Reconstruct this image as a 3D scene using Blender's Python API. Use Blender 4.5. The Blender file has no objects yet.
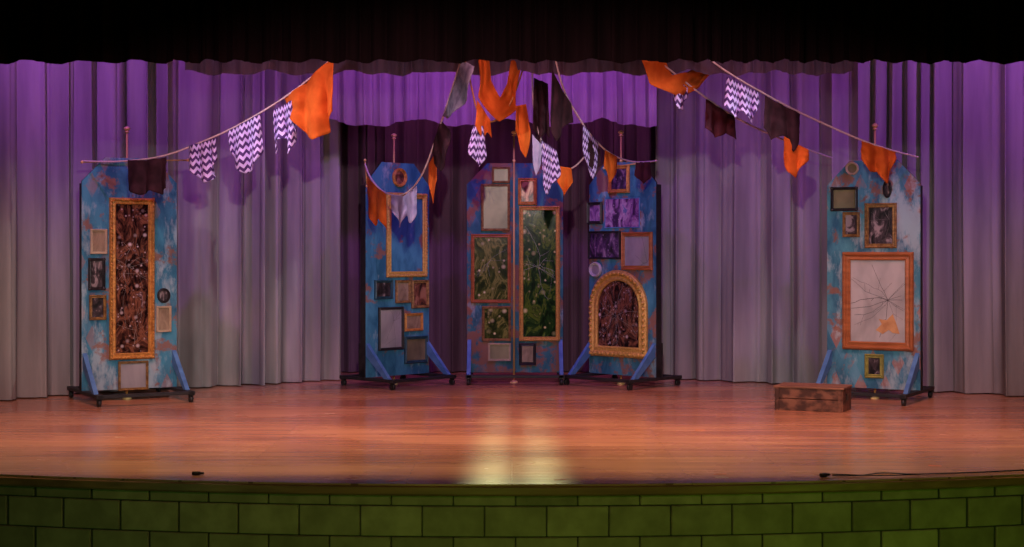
import bpy, math, random
from mathutils import Vector, Matrix, noise
random.seed(7)
S = bpy.context.scene
S.view_settings.view_transform = 'Standard'
S.view_settings.look = 'None'
F = 1500.0; CX = 512.0; HY = 251.0; CH = 1.54   # survey constants: focal, centre, horizon, eye height

def W(px, py, D):
    return Vector(((px-CX)/F*D, D, CH-(py-HY)/F*D))

# ------------------------------------------------------------------ materials
def mk(name):
    m = bpy.data.materials.new(name); m.use_nodes = True
    nt = m.node_tree; b = nt.nodes['Principled BSDF']
    return m, nt, b
def N(nt, t, **k):
    n = nt.nodes.new(t)
    for a, v in k.items(): setattr(n, a, v)
    return n
def ramp(nt, stops, interp='LINEAR'):
    r = N(nt, 'ShaderNodeValToRGB'); cr = r.color_ramp; cr.interpolation = interp
    while len(cr.elements) < len(stops): cr.elements.new(0.5)
    for e, (p, c) in zip(cr.elements, stops):
        e.position = p; e.color = (*c, 1)
    return r
def mapping(nt, scale, uv=False):
    tc = N(nt, 'ShaderNodeTexCoord'); mp = N(nt, 'ShaderNodeMapping')
    mp.inputs['Scale'].default_value = scale
    nt.links.new(tc.outputs['UV' if uv else 'Object'], mp.inputs[0]); return mp
def noisy(name, c1, c2, scale=(4,4,4), rough=.6, metal=0, bump=0, detail=5, lo=.35, hi=.65, spec=None):
    m, nt, b = mk(name)
    mp = mapping(nt, scale); n = N(nt, 'ShaderNodeTexNoise')
    n.inputs['Scale'].default_value = 1; n.inputs['Detail'].default_value = detail
    nt.links.new(mp.outputs[0], n.inputs['Vector'])
    r = ramp(nt, [(lo, c1), (hi, c2)]); nt.links.new(n.outputs[0], r.inputs[0])
    nt.links.new(r.outputs[0], b.inputs['Base Color'])
    b.inputs['Roughness'].default_value = rough; b.inputs['Metallic'].default_value = metal
    if spec is not None: b.inputs['Specular IOR Level'].default_value = spec
    if bump:
        bp = N(nt, 'ShaderNodeBump'); bp.inputs['Strength'].default_value = bump
        bp.inputs['Distance'].default_value = .01
        nt.links.new(n.outputs[0], bp.inputs['Height']); nt.links.new(bp.outputs[0], b.inputs['Normal'])
    return m

M_drape = noisy('drape_grey', (.25,.235,.23), (.37,.35,.34), (5,5,.6), .9, bump=.1, spec=.1)
M_valP = noisy('valance_mauve', (.32,.24,.32), (.40,.31,.40), (8,8,2), .85, spec=.1)
M_valD = noisy('valance_dark_mauve', (.10,.06,.10), (.15,.09,.15), (8,8,2), .85, spec=.1)
M_red = noisy('drape_maroon', (.012,.004,.005), (.020,.006,.008), (6,6,1), .95, spec=.05)
M_leg = noisy('drape_dark_mauve', (.13,.08,.11), (.18,.11,.15), (6,6,1), .95, spec=.05)
M_wall = noisy('wall_paint', (.03,.03,.03), (.04,.035,.04), (2,2,2), .9)
M_blackwood = noisy('black_wood', (.008,.008,.010), (.02,.02,.024), (3,20,20), .6)
M_rubber = noisy('rubber', (.01,.01,.01), (.02,.02,.02), (9,9,9), .5)
M_steel = noisy('caster_steel', (.3,.3,.32), (.4,.4,.42), (20,20,20), .35, 1)
M_brass = noisy('brass', (.78,.55,.20), (.9,.70,.30), (15,15,15), .4, .2)
M_copper = noisy('copper_pole', (.52,.34,.11), (.66,.45,.16), (15,15,3), .5, .1)
M_brace = noisy('brace_blue', (.05,.15,.38), (.09,.24,.52), (8,8,8), .6)
M_gold = noisy('gilt', (.36,.15,.035), (.62,.30,.07), (30,30,30), .5, .2, .3)
M_gold2 = noisy('gilt_yellow', (.46,.26,.06), (.68,.42,.11), (40,40,40), .5, .2, .3)
M_dgold = noisy('gilt_old', (.16,.08,.03), (.36,.21,.07), (30,30,30), .5, .2, .3)
M_wood = noisy('frame_wood', (.28,.085,.025), (.42,.14,.045), (6,6,25), .45, 0, .15)
M_fblack = noisy('frame_black', (.012,.01,.012), (.03,.025,.03), (20,20,20), .4)
M_fteal = noisy('frame_teal', (.01,.04,.07), (.02,.08,.11), (20,20,20), .4)
M_cream = noisy('frame_cream', (.42,.34,.24), (.54,.44,.31), (20,20,20), .5)
M_green = noisy('frame_green', (.22,.22,.05), (.35,.33,.08), (20,20,20), .5, .2)
M_rope = noisy('rope', (.55,.42,.50), (.72,.56,.66), (60,60,60), .9)
M_ropeD = noisy('rope_orange', (.35,.14,.05), (.5,.22,.08), (60,60,60), .9)
M_orange = noisy('cloth_orange', (.42,.075,.012), (.60,.13,.022), (6,6,6), .85, spec=.1)
M_dark = noisy('cloth_dark', (.022,.010,.016), (.045,.018,.03), (8,8,8), .9, spec=.1)
M_maroon = noisy('cloth_maroon', (.06,.015,.03), (.10,.025,.04), (8,8,8), .9, spec=.1)
M_lav = noisy('cloth_lavender', (.30,.28,.54), (.42,.40,.68), (8,8,8), .85, spec=.1)
M_greyc = noisy('cloth_grey', (.14,.13,.22), (.26,.24,.36), (14,14,14), .85, spec=.1)
M_crack = noisy('crack_white', (.12,.11,.11), (.30,.28,.28), (14,14,14), .3)
M_white = noisy('plaster_white', (.4,.4,.42), (.6,.6,.6), (9,9,9), .3)
M_crackD = noisy('crack_dark', (.06,.05,.06), (.12,.11,.12), (9,9,9), .5)

def chevron():
    m, nt, b = mk('cloth_chevron')
    tc = N(nt, 'ShaderNodeTexCoord'); sp = N(nt, 'ShaderNodeSeparateXYZ')
    nt.links.new(tc.outputs['UV'], sp.inputs[0])
    def mth(op, a, c=None):
        n = N(nt, 'ShaderNodeMath', operation=op)
        for i, x in enumerate((a, c)):
            if x is None: continue
            if isinstance(x, (int, float)): n.inputs[i].default_value = x
            else: nt.links.new(x, n.inputs[i])
        return n.outputs[0]
    z = mth('PINGPONG', mth('MULTIPLY', sp.outputs[0], 1.15), .035)
    s = mth('ADD', sp.outputs[1], z)
    f = mth('FRACT', mth('DIVIDE', s, .072))
    g = mth('GREATER_THAN', f, .5)
    mix = N(nt, 'ShaderNodeMix', data_type='RGBA')
    mix.inputs['A'].default_value = (.05,.015,.14,1); mix.inputs['B'].default_value = (.54,.44,.92,1)
    nt.links.new(g, mix.inputs['Factor']); nt.links.new(mix.outputs['Result'], b.inputs['Base Color'])
    b.inputs['Roughness'].default_value = .85
    return m
M_chev = chevron()

def glass(name, stops, scale=22, rough=.3, metal=.15, dist=1.0, bump=.25, det=8, stretch=.55, painted_glints=None, spec=.5):
    m, nt, b = mk(name)
    mp = mapping(nt, (1,1,stretch)); n = N(nt, 'ShaderNodeTexNoise')
    n.inputs['Scale'].default_value = scale; n.inputs['Detail'].default_value = det
    n.inputs['Roughness'].default_value = .6
    n.inputs['Distortion'].default_value = dist
    nt.links.new(mp.outputs[0], n.inputs['Vector'])
    r = ramp(nt, stops); nt.links.new(n.outputs[0], r.inputs[0])
    out = r.outputs[0]
    if painted_glints:  # painted glints: bright dots mixed into the base colour
        for sc, th in ((painted_glints[0], .45), (painted_glints[0]*2.1, .5)):
            tc = N(nt, 'ShaderNodeTexCoord')
            v = N(nt, 'ShaderNodeTexVoronoi'); v.inputs['Scale'].default_value = sc; v.inputs['Randomness'].default_value = 1
            nt.links.new(tc.outputs['Object'], v.inputs['Vector'])
            sr = ramp(nt, [(.06,(1,1,1)), (.30,(0,0,0))]); nt.links.new(v.outputs['Distance'], sr.inputs[0])
            cs = N(nt, 'ShaderNodeSeparateColor'); nt.links.new(v.outputs['Color'], cs.inputs[0])
            gt = N(nt, 'ShaderNodeMapRange'); gt.inputs[1].default_value = th; gt.inputs[2].default_value = 1; nt.links.new(cs.outputs[0], gt.inputs[0])
            ml = N(nt, 'ShaderNodeMath', operation='MULTIPLY'); nt.links.new(gt.outputs[0], ml.inputs[0]); nt.links.new(sr.outputs[0], ml.inputs[1])
            mx = N(nt, 'ShaderNodeMix', data_type='RGBA'); nt.links.new(ml.outputs[0], mx.inputs['Factor'])
            nt.links.new(out, mx.inputs['A']); mx.inputs['B'].default_value = (*painted_glints[1],1); out = mx.outputs['Result']
    nt.links.new(out, b.inputs['Base Color'])
    b.inputs['Specular IOR Level'].default_value = spec
    if bump:
        bp = N(nt, 'ShaderNodeBump'); bp.inputs['Strength'].default_value = bump; bp.inputs['Distance'].default_value = .01
        nt.links.new(n.outputs[0], bp.inputs['Height']); nt.links.new(bp.outputs[0], b.inputs['Normal'])
    b.inputs['Roughness'].default_value = rough; b.inputs['Metallic'].default_value = metal
    return m
G_brown = glass('mirror_brown_painted_reflection', [(.42,(.014,.005,.005)),(.50,(.07,.025,.018)),(.56,(.22,.085,.05)),(.62,(.04,.014,.012)),(.70,(.5,.35,.40))], 7, .2, .05, 2, painted_glints=(12,(.70,.55,.60)), spec=.3)  # dark mirror: reflections and glints painted into the base colour
G_green = glass('mirror_green_painted_reflection', [(.40,(.003,.014,.003)),(.50,(.012,.05,.008)),(.56,(.09,.16,.015)),(.62,(.014,.045,.006)),(.70,(.4,.45,.12))], 5.5, .15, 0, 2, .1, painted_glints=(8,(.85,.85,.35)), spec=.12)  # green reflections and pale glints painted into the mirror colour
G_olive = glass('mirror_olive_painted_reflection', [(.40,(.012,.024,.005)),(.50,(.05,.075,.012)),(.56,(.20,.22,.05)),(.64,(.04,.06,.01))], 5, .15, 0, 2, .1, painted_glints=(8,(.85,.82,.42)), spec=.12)  # olive reflections and glints are painted colour, not mirrored
G_pale = glass('mirror_pale', [(.35,(.22,.22,.25)),(.6,(.36,.35,.39))], 3, .3, .1, .3, 0, 3)
G_big = glass('mirror_milky', [(.35,(.32,.32,.33)),(.6,(.50,.49,.50))], 3, .3, .1, .3, 0, 3)
G_greyg = glass('mirror_grey', [(.35,(.11,.10,.06)),(.6,(.21,.19,.11))], 4, .3, .1, .3, 0, 3, spec=.2)
G_purple = glass('foil_purple', [(.40,(.04,.012,.07)),(.48,(.22,.09,.32)),(.56,(.45,.27,.52)),(.64,(.12,.16,.4))], 8, .4, painted_glints=(12,(.6,.45,.65)))
G_dpurple = glass('foil_dark_purple', [(.42,(.012,.008,.02)),(.54,(.08,.03,.12)),(.64,(.3,.18,.32))], 8, .4, painted_glints=(12,(.45,.3,.5)))
G_dark = glass('photo_dark', [(.42,(.01,.01,.012)),(.52,(.06,.045,.055)),(.60,(.32,.26,.28))], 9)
G_red = glass('photo_sepia', [(.38,(.02,.01,.01)),(.50,(.16,.055,.035)),(.60,(.38,.18,.11))], 10)
G_tan = glass('print_tan', [(.35,(.16,.11,.07)),(.6,(.32,.24,.16))], 9, .5, 0, .5, 0)

def paint(name, seed, white=.60, rust=.62, dmd=None, base=((.02,.10,.22),(.05,.24,.42)), df=.35):
    m, nt, b = mk(name)
    tc = N(nt, 'ShaderNodeTexCoord'); mp = N(nt, 'ShaderNodeMapping')
    mp.inputs['Location'].default_value = (seed*3.1, seed*1.7, seed*2.3)
    nt.links.new(tc.outputs['Object'], mp.inputs[0])
    mpv = N(nt, 'ShaderNodeMapping'); mpv.inputs['Location'].default_value = (seed*2.1, seed*1.1, seed*1.3)
    mpv.inputs['Scale'].default_value = (2.0,1,.8)
    nt.links.new(tc.outputs['Object'], mpv.inputs[0])
    def nz(sc, det=5, dist=0., v=None, ro=.5):
        n = N(nt, 'ShaderNodeTexNoise'); n.inputs['Scale'].default_value = sc
        n.inputs['Detail'].default_value = det; n.inputs['Distortion'].default_value = dist; n.inputs['Roughness'].default_value = ro
        nt.links.new((v or mp).outputs[0], n.inputs['Vector']); return n.outputs[0]
    r = ramp(nt, [(.38, base[0]), (.62, base[1])]); nt.links.new(nz(3.0, 8, .4, mpv, .6), r.inputs[0])
    cur = r.outputs[0]
    def over(cur, mask, col):
        mix = N(nt, 'ShaderNodeMix', data_type='RGBA')
        nt.links.new(mask, mix.inputs['Factor']); nt.links.new(cur, mix.inputs['A'])
        mix.inputs['B'].default_value = (*col, 1); return mix.outputs['Result']
    def mth(op, a, c=None):
        n = N(nt, 'ShaderNodeMath', operation=op)
        for i, x in enumerate((a, c)):
            if x is None: continue
            if isinstance(x, (int, float)): n.inputs[i].default_value = x
            else: nt.links.new(x, n.inputs[i])
        return n.outputs[0]
    sp = N(nt, 'ShaderNodeSeparateXYZ'); nt.links.new(tc.outputs['Object'], sp.inputs[0])
    a = mth('MULTIPLY', sp.outputs[0], 1/.13); c = mth('MULTIPLY', sp.outputs[2], 1/.26)
    p = mth('FLOOR', mth('ADD', a, c)); q = mth('FLOOR', mth('SUBTRACT', a, c))
    chk2 = mth('PINGPONG', p, 1)
    both = mth('MULTIPLY', chk2, mth('SUBTRACT', 1, mth('PINGPONG', q, 1)))
    if dmd:
        dm = ramp(nt, [(dmd, (0,0,0)), (dmd+.06, (1,1,1))]); nt.links.new(nz(1.6, 5, .3, None, .6), dm.inputs[0])
        cur = over(cur, mth('MULTIPLY', mth('MULTIPLY', both, dm.outputs[0]), df), (.42,.15,.08))
        pale = mth('MULTIPLY', chk2, mth('PINGPONG', q, 1))
        cur = over(cur, mth('MULTIPLY', mth('MULTIPLY', pale, dm.outputs[0]), df*.5), (.18,.34,.50))
    wr = ramp(nt, [(white, (0,0,0)), (white+.10, (1,1,1))]); nt.links.new(nz(2.2, 12, .2, mpv, .68), wr.inputs[0])
    cur = over(cur, mth('MULTIPLY', wr.outputs[0], .65), (.40,.50,.56))
    rr = ramp(nt, [(rust, (0,0,0)), (rust+.06, (1,1,1))]); nt.links.new(nz(3.6, 12, .2, None, .68), rr.inputs[0])
    cur = over(cur, mth('MULTIPLY', rr.outputs[0], .8), (.25,.095,.05))
    nt.links.new(cur, b.inputs['Base Color']); b.inputs['Roughness'].default_value = .7
    b.inputs['Specular IOR Level'].default_value = .2
    return m

def floor_mat():
    m, nt, b = mk('stage_boards')
    mp = mapping(nt, (1,1,1))
    br = N(nt, 'ShaderNodeTexBrick'); br.offset = .37
    br.inputs['Color1'].default_value = (.54,.27,.145,1); br.inputs['Color2'].default_value = (.66,.36,.195,1)
    br.inputs['Mortar'].default_value = (.25,.12,.06,1); br.inputs['Scale'].default_value = 1
    br.inputs['Mortar Size'].default_value = .002; br.inputs['Brick Width'].default_value = 1.9
    br.inputs['Row Height'].default_value = .07; br.inputs['Bias'].default_value = 0
    nt.links.new(mp.outputs[0], br.inputs['Vector'])
    mp2 = mapping(nt, (.5,9,1)); n = N(nt, 'ShaderNodeTexNoise'); n.inputs['Scale'].default_value = 1.3
    n.inputs['Detail'].default_value = 8; nt.links.new(mp2.outputs[0], n.inputs['Vector'])
    r = ramp(nt, [(.3,(.72,.68,.66)), (.7,(1.1,1.08,1.05))]); nt.links.new(n.outputs[0], r.inputs[0])
    mix = N(nt, 'ShaderNodeMix', data_type='RGBA', blend_type='MULTIPLY'); mix.inputs['Factor'].default_value = 1
    nt.links.new(br.outputs['Color'], mix.inputs['A']); nt.links.new(r.outputs[0], mix.inputs['B'])
    mp3 = mapping(nt, (.35,.8,1)); n3 = N(nt, 'ShaderNodeTexNoise'); n3.inputs['Scale'].default_value = 1.6
    n3.inputs['Detail'].default_value = 6; nt.links.new(mp3.outputs[0], n3.inputs['Vector'])
    r3 = ramp(nt, [(.35,(.72,.64,.68)), (.62,(1,1,1))]); nt.links.new(n3.outputs[0], r3.inputs[0])
    mx = N(nt, 'ShaderNodeMix', data_type='RGBA', blend_type='MULTIPLY'); mx.inputs['Factor'].default_value = 1
    nt.links.new(mix.outputs['Result'], mx.inputs['A']); nt.links.new(r3.outputs[0], mx.inputs['B'])
    nt.links.new(mx.outputs['Result'], b.inputs['Base Color'])
    rg = ramp(nt, [(.3,(.20,)*3), (.7,(.32,)*3)]); nt.links.new(n3.outputs[0], rg.inputs[0])
    nt.links.new(rg.outputs[0], b.inputs['Roughness'])
    b.inputs['Coat Weight'].default_value = .2; b.inputs['Coat Roughness'].default_value = .2
    return m
M_floor = floor_mat()
M_nose = noisy('nosing_wood', (.22,.10,.05), (.36,.17,.08), (2,20,20), .4)
M_blk = [noisy('block_%d'%i, tuple(x*k for x in (.30,.25,.13)), tuple(x*k for x in (.42,.35,.19)), (7,7,7), .75, bump=.5) for i, k in enumerate((.72,.95,1.15))]
M_mortar = noisy('mortar', (.05,.05,.03), (.07,.07,.04), (20,20,20), .9)

# ------------------------------------------------------------------ mesh helpers
class MB:
    def __init__(s): s.v=[]; s.f=[]; s.mi=[]; s.sm=[]
    def add(s, vs, fs, mi=0, smooth=False, M=None):
        o = len(s.v)
        for p in vs:
            p = Vector(p); s.v.append(M @ p if M else p)
        for f in fs: s.f.append([i+o for i in f]); s.mi.append(mi); s.sm.append(smooth)
    def box(s, a, b, mi=0, M=None, bev=0):
        (x0,y0,z0),(x1,y1,z1) = a, b
        if bev:
            e = bev
            vs=[]
            for (X,Y,ex,ey) in ((x0,y0,1,1),(x1,y0,-1,1),(x1,y1,-1,-1),(x0,y1,1,-1)):
                vs += [(X+ex*e,Y+ey*e,z0),(X+ex*e*0,Y+ey*e,z0+e),(X+ex*e,Y,z0+e),(X,Y+ey*e,z1-e),(X+ex*e,Y,z1-e),(X+ex*e,Y+ey*e,z1)]
            import bmesh
            bm = bmesh.new()
            for p in vs: bm.verts.new(p)
            bmesh.ops.convex_hull(bm, input=bm.verts)
            bm.verts.index_update()
            s.add([v.co.copy() for v in bm.verts], [[v.index for v in f.verts] for f in bm.faces], mi, False, M)
            bm.free(); return
        vs=[(x0,y0,z0),(x1,y0,z0),(x1,y1,z0),(x0,y1,z0),(x0,y0,z1),(x1,y0,z1),(x1,y1,z1),(x0,y1,z1)]
        fs=[(0,3,2,1),(4,5,6,7),(0,1,5,4),(1,2,6,5),(2,3,7,6),(3,0,4,7)]
        s.add(vs, fs, mi, False, M)
    def cyl(s, p0, p1, r0, r1=None, n=14, mi=0, M=None, smooth=True):
        r1 = r0 if r1 is None else r1
        p0=Vector(p0); p1=Vector(p1); d=(p1-p0).normalized()
        a = d.orthogonal().normalized(); b = d.cross(a)
        vs=[]
        for p,r in ((p0,r0),(p1,r1)):
            for i in range(n):
                t=2*math.pi*i/n; vs.append(p+(a*math.cos(t)+b*math.sin(t))*r)
        fs=[(i,(i+1)%n,n+(i+1)%n,n+i) for i in range(n)]
        s.add(vs, fs, mi, smooth, M)
        s.add(vs[:n], [tuple(range(n))[::-1]], mi, False, M); s.add(vs[n:], [tuple(range(n))], mi, False, M)
    def lathe(s, prof, n=16, mi=0, M=None):
        vs=[]; fs=[]
        for r,z in prof:
            for i in range(n):
                t=2*math.pi*i/n; vs.append((r*math.cos(t), r*math.sin(t), z))
        for k in range(len(prof)-1):
            for i in range(n): fs.append((k*n+i,k*n+(i+1)%n,(k+1)*n+(i+1)%n,(k+1)*n+i))
        s.add(vs, fs, mi, True, M)
    def ball(s, c, r, mi=0, M=None, n=8, k=5, sc=(1,1,1)):
        c=Vector(c); vs=[]; fs=[]
        for j in range(k+1):
            ph=math.pi*j/k
            for i in range(n):
                t=2*math.pi*i/n
                vs.append(c+Vector((r*sc[0]*math.sin(ph)*math.cos(t), r*sc[1]*math.sin(ph)*math.sin(t), r*sc[2]*math.cos(ph))))
        for j in range(k):
            for i in range(n): fs.append((j*n+i,j*n+(i+1)%n,(j+1)*n+(i+1)%n,(j+1)*n+i))
        s.add(vs, fs, mi, True, M)
    def obj(s, name, mats, matrix=None, parent=None, recalc=True):
        me = bpy.data.meshes.new(name); me.from_pydata([tuple(v) for v in s.v], [], s.f)
        for m in mats: me.materials.append(m)
        for p,mi,sm in zip(me.polygons, s.mi, s.sm): p.material_index=mi; p.use_smooth=sm
        if recalc:
            import bmesh
            bm=bmesh.new(); bm.from_mesh(me); bmesh.ops.remove_doubles(bm, verts=bm.verts, dist=1e-5)
            bmesh.ops.recalc_face_normals(bm, faces=bm.faces); bm.to_mesh(me); bm.free()
        me.update()
        o = bpy.data.objects.new(name, me); S.collection.objects.link(o)
        if matrix is not None: o.matrix_world = matrix
        if parent: o.parent = parent
        return o

def resample(pts, n):
    pts=[Vector(p) for p in pts]; L=[0]
    for a,b in zip(pts,pts[1:]): L.append(L[-1]+(b-a).length)
    out=[]
    for i in range(n):
        t=L[-1]*i/(n-1); k=0
        while k < len(L)-2 and L[k+1] < t: k+=1
        f=(t-L[k])/max(1e-9,(L[k+1]-L[k])); out.append(pts[k].lerp(pts[k+1], f))
    return out, L[-1]
def smoothpath(pts, it=2):
    pts=[Vector(p) for p in pts]
    for _ in range(it):
        q=[pts[0]]
        for a,b in zip(pts,pts[1:]): q += [a.lerp(b,.25), a.lerp(b,.75)]
        q.append(pts[-1]); pts=q
    return pts

def curtain(name, path, z0, z1, wl, amp, mat, seed=0, scallop=0, rows=14, swl=1.0, vary=.45):
    path, L = resample(smoothpath([(x,y,0) for x,y in path]), 4000)
    n = max(60, int(L/0.014)); pts=[path[int(i*3999/(n-1))] for i in range(n)]
    vs=[]; fs=[]
    ph=0; phs=[]
    for i in range(n):
        s=L*i/(n-1)
        k = 1+vary*2*noise.noise(Vector((s*1.3, seed*5.1, 0)))
        ph += 2*math.pi*(L/(n-1))/(wl*max(.45,k)); phs.append(ph)
    for j in range(rows+1):
        v=j/rows
        for i,p in enumerate(pts):
            s=L*i/(n-1)
            a=pts[max(0,i-1)]; b=pts[min(n-1,i+1)]; t=(b-a).normalized(); nr=Vector((t.y,-t.x,0))
            am=amp*(.6+1.2*abs(noise.noise(Vector((s*1.6, seed, 3)))))*(1.0-.25*v)
            dph=.6*noise.noise(Vector((s*.9, v*1.3, seed+9)))
            q=math.sin(phs[i]+dph)
            off=am*(math.copysign(abs(q)**.7, q)) + .30*am*math.sin(2.3*phs[i]+seed+dph*2) + .02*noise.noise(Vector((s*5, v*3, seed))) + .05*(1 if not scallop else .2)*noise.noise(Vector((s*.8, v*.5, seed+4)))
            lat=.25*am*math.sin(2*(phs[i]+dph))
            zb=z0
            if scallop:
                zb = z0 - scallop*(1-abs(math.sin(math.pi*s/swl)))*-1 + .012*math.sin(phs[i]*.5)
            z=zb+(z1-zb)*v
            vs.append((p.x+nr.x*off+t.x*lat, p.y+nr.y*off+t.y*lat, z))
    for j in range(rows):
        for i in range(n-1): fs.append((j*n+i, j*n+i+1, (j+1)*n+i+1, (j+1)*n+i))
    m=MB(); m.add(vs, fs, 0, True); return m.obj(name, [mat], recalc=False)

# ------------------------------------------------------------------ room
CE=5.6; FL=-1.1; XW=7.2; BK=19.8
def bow(x): return 9.93+.036*x*x
m=MB(); xs=[-XW+i*(2*XW)/48 for i in range(49)]
vs=[(x,bow(x)-.03,0) for x in xs]+[(x,BK,0) for x in xs]
m.add(vs,[(i,i+1,49+i+1,49+i) for i in range(48)])
vs=[(x,bow(x)-.03,0) for x in xs]+[(x,bow(x)-.03,-.012) for x in xs]
m.add(vs,[(i,49+i,49+i+1,i+1) for i in range(48)])
m.obj('stage_floor',[M_floor], recalc=False)
m=MB(); prof=[(-.03,-.012),(-.045,-.02),(-.045,-.065),(-.03,-.078),(.02,-.078)]
vs=[]
for x in xs:
    for dy,z in prof: vs.append((x,bow(x)+dy,z))
k=len(prof); m.add(vs,[(i*k+j,i*k+j+1,(i+1)*k+j+1,(i+1)*k+j) for i in range(48) for j in range(k-1)],0,False)
m.obj('trim_1',[M_nose])
m=MB()
vs=[(x,bow(x)+.012,-.078) for x in xs]+[(x,bow(x)+.012,FL) for x in xs]
m.add(vs,[(i,49+i,49+i+1,i+1) for i in range(48)],3)
tops=[(-.080,-.146)]
zz=-.146
while zz-.2 > FL-.15: tops.append((zz-.008, max(FL,zz-.205))); zz-=.205
bw=.413
for r,(zt,zb) in enumerate(tops):
    x=-XW+ (0 if r%2 else bw/2)
    while x < XW-.02:
        xe=min(x+bw-.008,XW)
        if xe-x>.03:
            xm=(x+xe)/2; sl=math.atan(.072*xm)
            Mx=Matrix.Translation((xm,bow(xm),0))@Matrix.Rotation(sl,4,'Z')
            h=(xe-x)/2
            m.box((-h,-.001*random.random(),zb),(h,.03,zt), random.choice((0,1,1,2)), Mx, bev=.005)
        x+=bw
m.obj('wall_stage_front', M_blk+[M_mortar])
def plane(name, vs, mat):
    m=MB(); m.add(vs,[(0,1,2,3)]); return m.obj(name,[mat],recalc=False)
plane('floor',[(-XW,-3,FL),(XW,-3,FL),(XW,12,FL),(-XW,12,FL)],M_wall)
plane('ceiling',[(-XW,-3,CE),(-XW,BK,CE),(XW,BK,CE),(XW,-3,CE)],M_wall)
plane('wall_left',[(-XW,-3,FL),(-XW,BK,FL),(-XW,BK,CE),(-XW,-3,CE)],M_wall)
plane('wall_right',[(XW,-3,FL),(XW,-3,CE),(XW,BK,CE),(XW,BK,FL)],M_wall)
plane('wall_back',[(-XW,BK,FL),(XW,BK,FL),(XW,BK,CE),(-XW,BK,CE)],M_wall)
plane('wall_rear_house',[(-XW,-3,FL),(-XW,-3,CE),(XW,-3,CE),(XW,-3,FL)],M_wall)

# ------------------------------------------------------------------ curtains
def XY(px,D): return ((px-CX)/F*D, D)
curtain('stage_curtain', [XY(-110,14.8),XY(-30,15.1),XY(60,15.95),XY(140,16.6),XY(240,17.1),XY(340,17.9)], .012, CE-.1, .33, .12, M_drape, 1, vary=.6)
curtain('stage_curtain', [XY(655,18.1),XY(740,17.6),XY(860,16.9),XY(940,16.4),XY(1040,15.7),XY(1130,15.2)], .012, CE-.1, .31, .12, M_drape, 4, vary=.6)
curtain('backdrop_curtain', [XY(290,18.9),XY(512,19.1),XY(710,18.9)], .012, CE-.1, .34, .08, M_leg, 7)
curtain('swag_valance', [XY(326,17.2),XY(500,17.1),XY(656,17.2)], 2.97, CE-.1, .19, .055, M_valP, 11, scallop=.09, swl=1.05)
curtain('border_valance', [XY(185,14.3),XY(512,14.3),XY(852,14.3)], 3.22, CE-.1, .17, .03, M_valD, 13, scallop=.04, swl=.8)
curtain('proscenium_valance', [(-6.4,11.2),(0,11.0),(6.4,11.2)], 2.935, CE-.1, .14, .035, M_red, 17, scallop=.01, swl=.7)

# ------------------------------------------------------------------ scenery flats
def flatM(cx, D, yaw):
    X=(cx-CX)/F*D
    return Matrix.Translation((X,D,0))@Matrix.Rotation(math.radians(yaw),4,'Z')
def meas(M, px, py, off=0):
    """local (u,z) of a surveyed feature on the plane local y=off"""
    Mi=M.inverted(); o=Mi@Vector((0,0,CH)); d=(Mi.to_3x3())@Vector(((px-CX)/F,1,-(py-HY)/F))
    t=(off-o.y)/d.y; p=o+d*t; return p.x,p.z

def scenery(cx, D, yaw, w, ztop, mat, cham=(.24,.25), foot=.45, brz=.35):
    M=flatM(cx,D,yaw); m=MB(); h=w/2
    zb=.115
    o=[(-h,zb),(h,zb),(h,ztop-cham[1]),(h-cham[0],ztop),(-h+cham[0],ztop),(-h,ztop-cham[1])]
    n=len(o); vs=[(x,0,z) for x,z in o]+[(x,.022,z) for x,z in o]
    m.add(vs,[tuple(range(n))],0); m.add(vs,[tuple(range(n,2*n))[::-1]]+[(i,(i+1)%n,n+(i+1)%n,n+i) for i in range(n)],1)
    for x in (-h+.0,h-.045): m.box((x,.022,zb),(x+.045,.09,ztop-cham[1]-.02),1)
    m.box((-h,.022,zb),(h,.09,zb+.09),1); m.box((-h+.05,.022,1.3),(h-.05,.07,1.38),1)
    m.box((-h+cham[0],.022,ztop-.1),(h-cham[0],.07,ztop-.02),1)
    for sx in (-1,1):
        x=sx*(h-.03)
        m.box((x-.035,-foot,.082),(x+.035,foot,.118),1,bev=.004)
        t=.022; za,yb=.50,-brz
        vs=[]
        for xx in (x-t,x+t): vs+=[(xx,-.001,za),(xx,-.001,za-.15),(xx,yb+.04,.118),(xx,yb-.04,.118)]
        m.add(vs,[(0,1,2,3),(7,6,5,4),(0,3,7,4),(1,0,4,5),(2,1,5,6),(3,2,6,7)],2)
        m.box((x-t,.09,.118),(x+t,.13,.5),1)
        for yy in (-foot+.04, foot-.04):
            xc=x; m.cyl((xc-.016,yy,.036),(xc+.016,yy,.036),.035,mi=3,n=18)
            m.cyl((xc-.018,yy,.036),(xc+.018,yy,.036),.010,mi=4,n=10)
            for s2 in (-1,1): m.box((xc+s2*.021-.002,yy-.014,.028),(xc+s2*.021+.002,yy+.014,.076),3)
            m.box((xc-.03,yy-.03,.074),(xc+.03,yy+.03,.082),3)
    for yy in (-foot,foot-.07): m.box((-h+.005,yy,.084),(h-.005,yy+.07,.116),1,bev=.004)
    ob=m.obj('scenery_flat',[mat,M_blackwood,M_brace,M_rubber,M_steel],M)
    return M, ob

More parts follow.
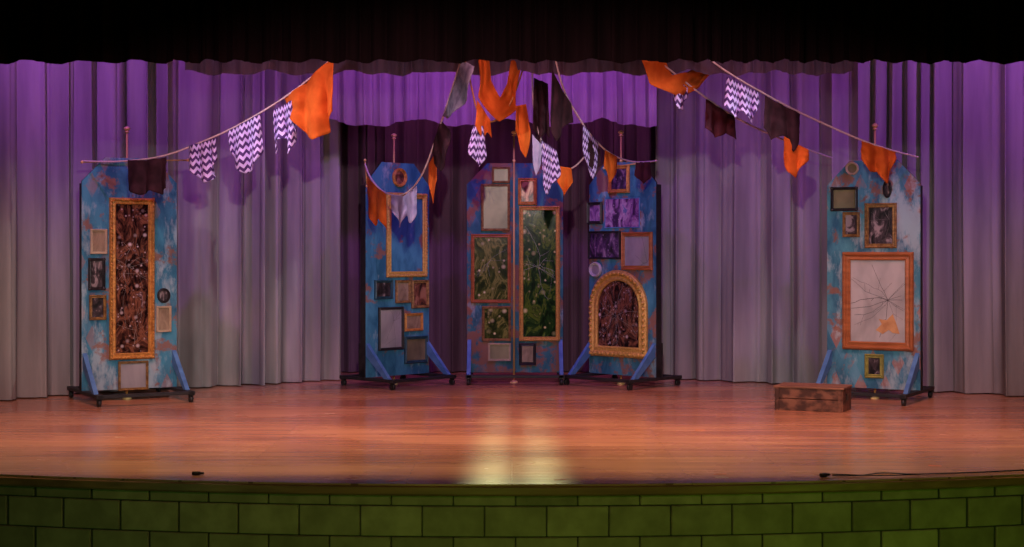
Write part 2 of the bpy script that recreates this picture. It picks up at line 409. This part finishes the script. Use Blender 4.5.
def shape_rect(x0,x1,z0,z1):
    def f(i): return [(x0+i,z0+i),(x1-i,z0+i),(x1-i,z1-i),(x0+i,z1-i)]
    return f
def shape_arch(x0,x1,z0,z1):
    r=(x1-x0)/2; cx=(x0+x1)/2; zc=z1-r
    def f(i):
        p=[(x0+i,z0+i),(x1-i,z0+i)]
        for k in range(25):
            t=math.pi*k/24; p.append((cx+(r-i)*math.cos(t), zc+(r-i)*math.sin(t)))
        return p
    return f
def shape_oval(x0,x1,z0,z1):
    a=(x1-x0)/2;b=(z1-z0)/2;cx=(x0+x1)/2;cz=(z0+z1)/2
    def f(i): return [(cx+(a-i)*math.cos(2*math.pi*k/24), cz+(b-i)*math.sin(2*math.pi*k/24)) for k in range(24)]
    return f
def inpoly(p, poly):
    x,z=p; c=False; j=len(poly)-1
    for i in range(len(poly)):
        xi,zi=poly[i]; xj,zj=poly[j]
        if (zi>z)!=(zj>z) and x < (xj-xi)*(z-zi)/(zj-zi)+xi: c=not c
        j=i
    return c
def frame(M, box, name, fm, gm, w=.04, kind='rect', beads=False, cracks=0, dep=.03, hole=None, crackmat=None, cseed=1, corners=False, cen=None, wk=1):
    px0,py0,px1,py1=box; mx=(px0+px1)/2; my=(py0+py1)/2
    x0,_=meas(M,px0,my); x1,_=meas(M,px1,my); _,z1=meas(M,mx,py0); _,z0=meas(M,mx,py1)
    sh={'rect':shape_rect,'arch':shape_arch,'oval':shape_oval}[kind](x0,x1,z0,z1)
    m=MB(); g=.0015
    prof=[(0,-g),(0,-dep*.6),(w*.12,-dep*.85),(w*.28,-dep),(w*.42,-dep*.85),(w*.55,-dep*.55),(w*.72,-dep*.6),(w*.85,-dep*.7),(w,-dep*.5),(w,-.006)]
    rings=[[(x,y,z) for x,z in sh(i)] for i,y in prof]; n=len(rings[0]); vs=sum(rings,[])
    m.add(vs,[(k*n+i,k*n+(i+1)%n,(k+1)*n+(i+1)%n,(k+1)*n+i) for k in range(len(prof)-1) for i in range(n)],0,False)
    inner=sh(w-.002)
    m.add([(x,-.007,z) for x,z in inner],[tuple(range(n))],1)
    m.add([(x,-g,z) for x,z in sh(0)],[tuple(range(n))[::-1]],0)
    mats=[fm,gm,crackmat or M_crack]
    if beads:
        ring=sh(w*.28); per=[(x,0,z) for x,z in ring]+[(ring[0][0],0,ring[0][1])]
        L=sum((Vector(b)-Vector(a)).length for a,b in zip(per,per[1:])); nb=int(L/(w*.55))
        rs,_=resample(per,nb+1)
        for q in rs[:-1]: m.ball((q.x,-dep*.95,q.z),w*.19,0,n=6,k=4)
    if corners:
        for (x,z) in sh(w*.45): m.ball((x,-dep*.7,z),w*.6,0,n=8,k=5,sc=(1,.5,1))
    rnd=random.Random(cseed)
    if cracks:
        poly=sh(w); xs_=[p[0] for p in poly]; zs_=[p[1] for p in poly]
        X0,X1,Z0,Z1=min(xs_),max(xs_),min(zs_),max(zs_)
        if cen: cens=[meas(M,*cen)]
        else: cens=[(rnd.uniform(X0+.05*(X1-X0),X1-.05*(X1-X0)), rnd.uniform(Z0+.1*(Z1-Z0),Z1-.1*(Z1-Z0))) for _ in range(1 if (Z1-Z0)<.75 else 3)]
        def seg(a,b,wd):
            d=Vector((b[0]-a[0],b[1]-a[1]))
            if d.length<1e-4: return
            d.normalize(); nx,nz=-d.y*wd,d.x*wd
            m.add([(a[0]+nx,-.0095,a[1]+nz),(a[0]-nx,-.0095,a[1]-nz),(b[0]-nx,-.0095,b[1]-nz),(b[0]+nx,-.0095,b[1]+nz)],[(0,1,2,3)],2)
        for c in cens:
            for k in range(cracks):
                t=2*math.pi*(k+rnd.uniform(-.48,.48))/cracks; p=c
                mxl=rnd.uniform(.25,1.8)*max(X1-X0,.3); l=0; wd=rnd.uniform(.0006,.0015)*wk
                while l<mxl:
                    if rnd.random()<.4: t+=rnd.uniform(-.45,.45)
                    st=.05; q=(p[0]+st*math.cos(t),p[1]+st*math.sin(t))
                    if not inpoly(q,poly): break
                    seg(p,q,wd); p=q; l+=st
                    if rnd.random()<.22:
                        t2=t+rnd.choice((-1,1))*rnd.uniform(.6,1.3); b=p
                        for _ in range(rnd.randint(1,4)):
                            q2=(b[0]+.04*math.cos(t2),b[1]+.04*math.sin(t2))
                            if not inpoly(q2,poly): break
                            seg(b,q2,wd*.7); b=q2
    if hole:
        pts=[meas(M,a,b) for a,b in hole]; m.add([(x,-.0100,z) for x,z in pts],[tuple(range(len(pts)))],3); mats.append(M_missing)
    return m.obj(name,mats,M)
M_missing = noisy('exposed_backing', (.42,.20,.08), (.58,.32,.14), (12,12,12), .7)

P1=paint('painted_flat_a',1,.50,.55,.50,((.02,.10,.19),(.06,.25,.38)),.35); P2=paint('painted_flat_b',2,.58,.57,None,((.02,.11,.21),(.06,.24,.39)))
P3=paint('painted_flat_c',3,.60,.50,.50,((.02,.095,.14),(.045,.20,.25)),.35); P5=paint('painted_flat_d',5,.55,.51,.55,((.02,.10,.18),(.055,.22,.34)),.3)
P4=paint('painted_flat_e',4,.50,.55,.46,((.03,.12,.21),(.08,.28,.38)),.6)
Ma,_=scenery(130,15.5,30,.99,2.50,P1,foot=.60,brz=.42)
Mb,_=scenery(398,17.2,46,.97,2.55,P2,foot=.46,brz=.34)
Mc,_=scenery(515,17.6,0,1.13,2.57,P3,foot=.42,brz=.3)
Md,_=scenery(622,17.2,-45,1.01,2.56,P5,foot=.46,brz=.34)
Me,_=scenery(873,15.55,-30,.98,2.48,P4,foot=.55,brz=.42)

PF='picture_frame'; MI='broken_mirror'
frame(Ma,(109,198,154,359),MI,M_gold,G_brown,.065,beads=True,cracks=6,cseed=3,dep=.045)
frame(Ma,(90,229,107,254),PF,M_cream,G_tan,.025)
frame(Ma,(88,258,105,290),PF,M_fblack,G_dark,.03,corners=True)
frame(Ma,(89,295,106,320),PF,M_dgold,G_dark,.03)
frame(Ma,(118,361,148,390),PF,M_dgold,G_pale,.025)
frame(Ma,(156,306,171,332),PF,M_cream,G_tan,.022)
frame(Ma,(157,288,170,303),PF,M_fblack,G_dark,.025,kind='oval')
frame(Mb,(386,193,426,277),PF,M_gold2,P2,.065,beads=True,dep=.04)
frame(Mb,(392,168,406,187),PF,M_gold,G_red,.035,kind='oval',beads=True)
frame(Mb,(374,280,392,299),PF,M_fteal,G_dark,.03)
frame(Mb,(395,280,410,303),PF,M_dgold,G_tan,.03)
frame(Mb,(411,280,428,308),PF,M_dgold,G_red,.035)
frame(Mb,(378,307,403,350),MI,M_fblack,G_pale,.03,cracks=5,cseed=5,crackmat=M_crackD)
frame(Mb,(404,313,422,331),PF,M_gold,G_tan,.03)
frame(Mb,(404,336,427,363),PF,M_fteal,G_greyg,.035)
frame(Mc,(481,184,510,231),MI,M_dgold,G_greyg,.03,cracks=6,cseed=8,crackmat=M_crackD)
frame(Mc,(518,178,537,205),PF,M_gold,G_red,.04)
frame(Mc,(519,206,560,341),MI,M_gold2,G_green,.05,beads=True,cracks=4,cseed=11,dep=.045)
frame(Mc,(471,234,511,303),MI,M_wood,G_olive,.04,cracks=4,cseed=12)
frame(Mc,(482,306,511,341),PF,M_dgold,G_olive,.03)
frame(Mc,(488,343,511,361),PF,M_cream,G_greyg,.025)
frame(Mc,(519,343,536,365),PF,M_fblack,G_tan,.035)
frame(Mc,(492,167,510,183),PF,M_dgold,G_greyg,.025)
frame(Md,(609,165,630,193),PF,M_gold,G_dpurple,.045)
frame(Md,(588,202,603,224),PF,M_fblack,G_purple,.035)
frame(Md,(605,198,640,228),PF,M_brace,G_purple,.012,dep=.012)
frame(Md,(589,231,621,259),MI,M_fblack,G_dpurple,.02,cracks=5,cseed=14)
frame(Md,(622,232,653,270),MI,M_wood,G_pale,.05,cracks=6,cseed=15,crackmat=M_crackD)
frame(Md,(591,270,648,357),'arched_mirror',M_gold2,G_brown,.12,kind='arch',beads=True,cracks=7,cseed=16,dep=.05)
frame(Md,(590,262,602,277),PF,M_white,G_pale,.03,kind='oval',beads=True)
frame(Me,(831,187,858,211),PF,M_fblack,G_greyg,.03,corners=True)
frame(Me,(843,212,860,237),PF,M_dgold,G_dark,.03)
frame(Me,(865,203,897,248),MI,M_dgold,G_dark,.045,cracks=5,cseed=20,beads=True)
frame(Me,(843,252,914,350),MI,M_wood,G_big,.085,cracks=15,cseed=29,dep=.05,crackmat=M_crackD,cen=(888,300),wk=1.6,
      hole=[(893,314),(896,322),(900,334),(893,333),(889,330),(883,334),(876,330),(882,324),(879,319),(887,320)])
frame(Me,(865,354,884,378),PF,M_green,G_dark,.04)
frame(Me,(846,162,859,175),PF,M_cream,G_greyg,.02,kind='oval')
frame(Me,(883,180,892,198),PF,M_fblack,G_dark,.02,kind='oval')

# ------------------------------------------------------------------ finial poles
def pole(M, px, ytop, off, zb, rod=None):
    u,zt=meas(M,px,ytop,off); m=MB(); r=.011
    m.cyl((u,off,zb),(u,off,zt-.07),r,mi=0)
    T=Matrix.Translation((u,off,zt-.07))
    m.lathe([(r,0),(.026,.004),(.026,.010),(.014,.016),(.018,.024),(.034,.036),(.034,.048),(.020,.060),(.006,.068),(0.0005,.07)],14,1,T)
    m.lathe([(r,-.30),(.018,-.295),(.018,-.28),(r,-.275)],14,1,T)
    m.lathe([(.045,zb),(.045,zb+.012),(.02,zb+.025),(r,zb+.03)],16,1,Matrix.Translation((u,off,0)))
    return m.obj('finial_pole',[M_copper,M_brass],M)
pole(Ma,127,126,.12,.0); pole(Mb,394,133,.12,.0); pole(Mc,514,130,-.03,.0); pole(Md,621,130,.12,.0); pole(Me,875,123,.12,.0)

# ------------------------------------------------------------------ bunting
def rope_mesh(pts, r, mat, name, parent):
    pts=smoothpath(pts,3); m=MB(); n=7; vs=[]
    for i,p in enumerate(pts):
        a=pts[max(0,i-1)]; b=pts[min(len(pts)-1,i+1)]; d=(b-a).normalized()
        s=d.cross(Vector((0,1,0))).normalized(); u=s.cross(d)
        for k in range(n):
            t=2*math.pi*k/n; vs.append(p+(s*math.cos(t)+u*math.sin(t))*r)
    m.add(vs,[(i*n+k,i*n+(k+1)%n,(i+1)*n+(k+1)%n,(i+1)*n+k) for i in range(len(pts)-1) for k in range(n)],0,True)
    return m.obj(name,[mat],parent=parent)
def cloth(top, bot, Df, mat, name, parent, folds=3, amp=.03, seed=0, off=-.02):
    nc,nr=36,22
    t3,Lt=resample([W(x,y,Df(x)+off) for x,y in top],nc); b3,Lb=resample([W(x,y,Df(x)+off) for x,y in bot],nc)
    wid=max(Lt,Lb)*.9; vs=[]; uv=[]
    for j in range(nr):
        v=j/(nr-1)
        for i in range(nc):
            u=i/(nc-1); p=t3[i].lerp(b3[i],v)
            fo=amp*(.35+.75*v)*math.sin(2*math.pi*folds*u+seed+1.2*v)+.9*amp*noise.noise(Vector((u*3,v*3,seed*2.7)))
            p=p+Vector((.35*amp*math.sin(2*math.pi*folds*u+seed+2)*v, fo, .3*amp*noise.noise(Vector((u*4,v*2,seed)))*v))
            vs.append(p); uv.append((u*wid, v*(t3[i]-b3[i]).length))
    fs=[(j*nc+i,j*nc+i+1,(j+1)*nc+i+1,(j+1)*nc+i) for j in range(nr-1) for i in range(nc-1)]
    me=bpy.data.meshes.new(name); me.from_pydata([tuple(v) for v in vs],[],fs); me.materials.append(mat)
    l=me.uv_layers.new(name='UVMap')
    for lp in me.loops: l.data[lp.index].uv=uv[lp.vertex_index]
    for p in me.polygons: p.use_smooth=True
    o=bpy.data.objects.new(name,me); S.collection.objects.link(o); o.parent=parent
    md=o.modifiers.new('thick','SOLIDIFY'); md.thickness=.004
    return o
def garland(ropes, flags, x0,D0,x1,D1, rr=.0085):
    e=bpy.data.objects.new('bunting_garland',None); S.collection.objects.link(e)
    Df=lambda x: D0+(D1-D0)*max(-.05,min(1.05,(x-x0)/(x1-x0)))
    for k,(pts,mat) in enumerate(ropes): rope_mesh([W(x,y,Df(x)) for x,y in pts],rr,mat,'rope_%d'%(k+1),e)
    for k,fl in enumerate(flags):
        top,bot,mat=fl[:3]; fo=fl[3] if len(fl)>3 else 2.5; am=fl[4] if len(fl)>4 else .04
        cloth(top,bot,Df,mat,'flag_%d'%(k+1),e,fo,am,seed=k*1.7+x0)
garland([([(82,161),(110,162),(140,160),(165,156),(190,147),(230,130),(262,112),(290,94),(318,72),(336,54)],M_rope)],
 [([(128,160),(146,160),(166,157)],[(127,190),(140,195),(152,190),(160,195),(168,188)],M_dark),
  ([(189,146),(216,138)],[(191,170),(199,179),(206,183),(213,178),(216,160)],M_chev),
  ([(228,131),(260,114)],[(232,152),(236,168),(245,174),(254,168),(262,150)],M_chev),
  ([(273,110),(297,98)],[(274,154),(278,140),(286,138),(290,155),(297,130)],M_chev),
  ([(284,97),(306,82),(322,66),(334,58)],[(288,112),(300,130),(316,141),(328,132),(334,112)],M_orange,2.5,.06)],
 82,15.25,336,13.85)
garland([([(700,50),(715,64),(740,80),(770,97),(800,113),(860,140),(890,150),(918,157)],M_rope)],
 [([(727,77),(758,92)],[(725,106),(735,118),(742,110),(752,124),(758,104)],M_chev),
  ([(765,96),(800,114)],[(763,128),(772,140),(783,135),(794,152),(800,136)],M_dark),
  ([(784,136),(808,150)],[(783,158),(788,172),(795,178),(802,166),(808,160)],M_orange,2,.03),
  ([(862,141),(895,152)],[(862,158),(868,172),(878,172),(886,184),(895,160)],M_orange)],
 700,13.85,918,15.3)
garland([([(640,48),(668,68),(700,94),(740,121),(790,143),(832,158)],M_rope)],
 [([(664,58),(672,75),(688,72),(700,64),(708,58)],[(640,60),(650,84),(676,96),(700,88),(716,66)],M_orange,2,.05),
  ([(672,76),(688,88)],[(674,98),(678,108),(682,110),(687,98)],M_chev,1.5),
  ([(706,99),(734,117)],[(706,128),(716,138),(726,132),(735,140)],M_maroon)],
 640,13.8,832,16.2)
garland([([(365,164),(370,178),(382,192),(398,197),(412,190),(424,172),(432,150),(446,108),(458,70),(464,50)],M_rope)],
 [([(367,176),(376,186),(386,194)],[(368,210),(374,226),(380,219),(386,230)],M_orange,2),
  ([(391,195),(404,196),(417,186)],[(393,210),(401,228),(405,215),(412,224),(418,205)],M_lav,3),
  ([(429,164),(437,150)],[(429,185),(433,204),(437,180)],M_orange,1,.015),
  ([(443,116),(452,92),(462,60)],[(446,118),(456,112),(468,98),(473,66)],M_greyc,2),
  ([(432,148),(441,120)],[(434,160),(440,172),(447,160),(450,130)],M_dark,2)],
 365,16.45,464,13.9)
garland([([(462,48),(470,80),(478,118),(492,124),(508,110),(520,80),(528,50)],M_ropeD),
         ([(533,48),(532,80),(534,120),(545,152),(560,172),(575,168),(590,150)],M_rope)],
 [([(489,58),(491,80),(500,98),(507,84),(511,60)],[(480,58),(477,96),(498,122),(517,110),(519,60)],M_orange,2.5,.05),
  ([(516,106),(526,104)],[(515,130),(521,150),(526,158),(531,132)],M_orange,1.5,.02),
  ([(473,126),(483,126)],[(467,150),(474,160),(480,167),(486,156)],M_chev,2,.02),
  ([(477,100),(490,120)],[(476,125),(482,142),(488,132),(491,138)],M_orange,1.5,.02),
  ([(534,78),(548,84)],[(533,130),(540,142),(546,128),(550,138)],M_dark,2),
  ([(541,140),(556,150)],[(542,172),(546,196),(552,184),(561,176)],M_chev,2,.02),
  ([(532,134),(542,146)],[(533,160),(536,176),(541,160)],M_lav,1,.02),
  ([(558,166),(571,168)],[(558,182),(564,196),(568,190),(572,182)],M_orange,1.5,.02)],
 462,13.85,590,15.0)
garland([([(553,48),(562,88),(575,112),(592,138),(612,156),(635,163),(657,161)],M_rope)],
 [([(552,70),(562,90),(571,104)],[(549,120),(556,142),(563,128),(572,122)],M_dark,2),
  ([(583,124),(598,143)],[(583,150),(588,170),(593,180),(598,160)],M_chev,2,.02),
  ([(605,150),(617,157)],[(604,166),(610,184),(616,172)],M_orange,1.5,.02),
  ([(588,138),(600,150)],[(586,160),(594,172),(600,166)],M_dark,2,.02),
  ([(636,162),(650,162)],[(634,175),(644,184),(651,176)],M_maroon,2,.02)],
 553,13.85,657,16.6)

def rodpiece(M, a, b, off=-.0, r=.008):
    m=MB(); (u0,z0),(u1,z1)=meas(M,*a,off),meas(M,*b,off)
    p,q=Vector((u0,off,z0)),Vector((u1,off,z1)); m.cyl(p,q,r)
    m.ball(p,r*2.1,1); m.ball(q,r*2.1,1); return m.obj('curtain_rod',[M_copper,M_brass],M)
rodpiece(Ma,(82,162),(188,160),-.02); rodpiece(Mb,(365,160),(367,186),-.05); rodpiece(Md,(604,168),(656,161),-.02)

# ------------------------------------------------------------------ crate
m=MB(); w,d,h=.66,.40,.235
m.box((-w/2,-d/2,.0),(w/2,-d/2+.02,h*.47),0,bev=.003); m.box((-w/2,-d/2,h*.50),(w/2,-d/2+.02,h-.02),0,bev=.003)
m.box((-w/2,d/2-.02,.0),(w/2,d/2,h-.02),0,bev=.003)
m.box((-w/2,-d/2+.021,.0),(-w/2+.02,d/2-.021,h-.02),0); 
m.box((w/2-.02,-d/2+.021,0),(w/2,d/2-.021,h*.42),0,bev=.003); m.box((w/2-.02,-d/2+.021,h*.68),(w/2,d/2-.021,h-.02),0,bev=.003)
m.box((w/2-.02,-d/2+.021,h*.42),(w/2,-.06,h*.68),0); m.box((w/2-.02,.06,h*.42),(w/2,d/2-.021,h*.68),0)
m.box((-w/2-.01,-d/2-.01,h-.02),(w/2+.01,0-.002,h),1,bev=.004); m.box((-w/2-.01,.002,h-.02),(w/2+.01,d/2+.01,h),1,bev=.004)
for x in (-w/2+.015,w/2-.045): m.box((x,-d/2-.012,0),(x+.03,-d/2-.0005,h-.021),0,bev=.002)
M_cr=noisy('crate_wood',(.06,.025,.015),(.22,.10,.055),(9,9,14),.7,bump=.2,detail=9,lo=.42,hi=.62); M_cr2=noisy('crate_top',(.16,.075,.04),(.30,.15,.08),(4,25,10),.6,bump=.2)
m.obj('wooden_crate',[M_cr,M_cr2],Matrix.Translation((2.93,14.6,0))@Matrix.Rotation(math.radians(-24),4,'Z'))

# ------------------------------------------------------------------ small stage things
def cable(pts, r, name, parent=None): return rope_mesh([Vector(p) for p in pts], r, M_rubber, name, parent)
def plug(x,y,name='cable_connector',yaw=0):
    m=MB(); m.cyl((-.035,0,.014),(.02,0,.014),.013,n=12); m.cyl((.02,0,.014),(.045,0,.014),.009,n=10)
    m.box((-.02,-.015,.001),(.0,.015,.016),0,bev=.003)
    return m.obj(name,[M_rubber],Matrix.Translation((x,y,0))@Matrix.Rotation(yaw,4,'Z'))
plug(-2.16,bow(-2.16)+.20); plug(2.13,bow(2.13)+.13,yaw=.5)
cable([(2.19,10.26,.006),(2.4,10.24,.006),(2.55,10.40,.006),(2.75,10.30,.006),(3.0,10.36,.006),(3.3,10.42,.006),(3.7,10.55,.006),(4.6,10.9,.006)],.004,'stage_cable')
cable([(2.19,10.28,.012),(2.5,10.20,.010),(2.7,10.26,.010),(2.9,10.31,.010),(3.2,10.36,.009),(3.6,10.48,.009)],.0035,'stage_cable')
cols=[(.75,.12,.05),(.1,.5,.35),(.7,.6,.5),(.7,.25,.1)]
TM=[noisy('tape_%d'%i,c,tuple(x*.8 for x in c),(9,9,9),.6) for i,c in enumerate(cols)]
for px,D,i in ((392,10.05,0),(720,10.35,3),(935,10.75,0),(722,10.2,2),(120,12.4,2),(470,15.9,1),(550,15.6,1),(700,12.9,3),(330,14.2,2),(610,14.6,2),(560,10.1,0)):
    m=MB(); m.box((-.045,-.012,.0004),(.045,.012,.0014)); X=(px-CX)/F*D
    m.obj('floor_tape_mark',[TM[i]],Matrix.Translation((X,D,0))@Matrix.Rotation(random.uniform(-.5,.5),4,'Z'))

# ------------------------------------------------------------------ lights
def spot(name, loc, tgt, power, col, ang, blend=.6, rad=.15, scale=(1,1,1)):
    l=bpy.data.lights.new(name,'SPOT'); l.energy=power; l.color=col; l.spot_size=math.radians(ang); l.spot_blend=blend; l.shadow_soft_size=rad
    o=bpy.data.objects.new(name,l); S.collection.objects.link(o); o.location=loc
    o.rotation_euler=(Vector(tgt)-Vector(loc)).to_track_quat('-Z','Y').to_euler(); o.scale=scale; return o
spot('house_spotlight',(0,2,3.3),(0,16,1.0),1650,(1,.86,.82),54,.7,.06,(1,.38,1))
spot('house_spotlight',(-3,3,3.2),(-3.9,16,.9),440,(.80,1,.88),26,.9,.1,(1,.55,1))
spot('house_spotlight',(3,3,3.2),(3.9,16,1.0),280,(.90,.95,.98),26,.9,.1,(1,.55,1))
spot('added_edge_fill',(0,4,3.0),(0,10,-.3),95,(1,.70,.38),100,.7,.2,(1,.35,1))  # added amber fill so the stage nosing is not unlit
spot('added_cross_light',(4.6,12.2,3.4),(-4.4,16.4,.9),460,(.88,.86,.78),52,.9,.06,(1,.45,1))  # added unseen side spot to bring out the left curtain folds
spot('added_cross_light',(-4.6,12.2,3.4),(4.1,16.9,.9),360,(.92,.82,.84),52,.9,.06,(1,.45,1))  # added unseen counterpart, raking the right curtain folds
for x,e in ((-4.3,340),(-2.6,100),(0,60),(2.2,170),(4.6,360)):
    spot('stage_light_magenta',(x,13.4,5.2),(x*1.03,16.9,2.8),e,(.55,.11,1),66,.9,.08)
for x in (-4.2,-2.2,0,2.2,4.2):
    spot('stage_light_pink',(x,11.9,4.9),(x*.9,14.0,0),430,(1,.40,.40),75,.8,.15)
for x in (-2.4,2.6): spot('stage_light_front_wash',(x,11.7,3.15),(x*1.2,15.0,3.0),42,(1,.72,.92),105,.8,.06,(1,.4,1))
spot('stage_light_front_wash',(0,11.7,3.15),(0,16.2,2.9),32,(1,.76,.85),90,.8,.06,(1,.4,1))
for x in (-1.7,0,1.4): spot('valance_light_violet',(x,14.9,4.6),(x,17.2,3.2),120,(.55,.13,1),100,.8,.06)
for x in (-1.0,1.0): spot('added_backdrop_fill_violet',(x,17.9,5.2),(x,19.0,1.2),120,(.75,.2,.70),60,.8,.1)  # added unseen spots to tint the backdrop between the flats
for x in (-3.4,-1.1,1.1,3.4): spot('stage_light_amber',(x,11.7,5.2),(x,11.0,0),400,(1,.66,.34),84,.9,.2)
for px in (492,541):
    x=(px-CX)/F*11.5
    spot('added_reflected_beam',(x,16.4,2.6),(x,12.6,0),200,(1,.95,.42),56,1,.12,(.066,1,1))  # added spot standing in for light reflected off the mirrors
spot('apron_light_green',(3.2,7.5,-.95),(3.2,10.3,-.25),26,(.42,1,.05),140,.5,.1)
spot('apron_light_green',(-.3,7.5,-.95),(-.3,9.9,-.25),16,(.48,1,.08),140,.5,.1)
spot('apron_light_green',(-3.6,7.5,-.95),(-3.6,10.3,-.25),9,(.25,1,.25),140,.5,.1)

w=bpy.data.worlds.new('dim_hall'); S.world=w; w.use_nodes=True
w.node_tree.nodes['Background'].inputs[0].default_value=(.05,.04,.06,1); w.node_tree.nodes['Background'].inputs[1].default_value=.3

cam=bpy.data.cameras.new('camera'); co=bpy.data.objects.new('camera',cam); S.collection.objects.link(co)
cam.sensor_width=36; cam.sensor_fit='HORIZONTAL'; cam.lens=36*F/1024; cam.shift_y=-22.5/1024
co.location=(0,0,CH); co.rotation_euler=(math.radians(90),0,0); S.camera=co
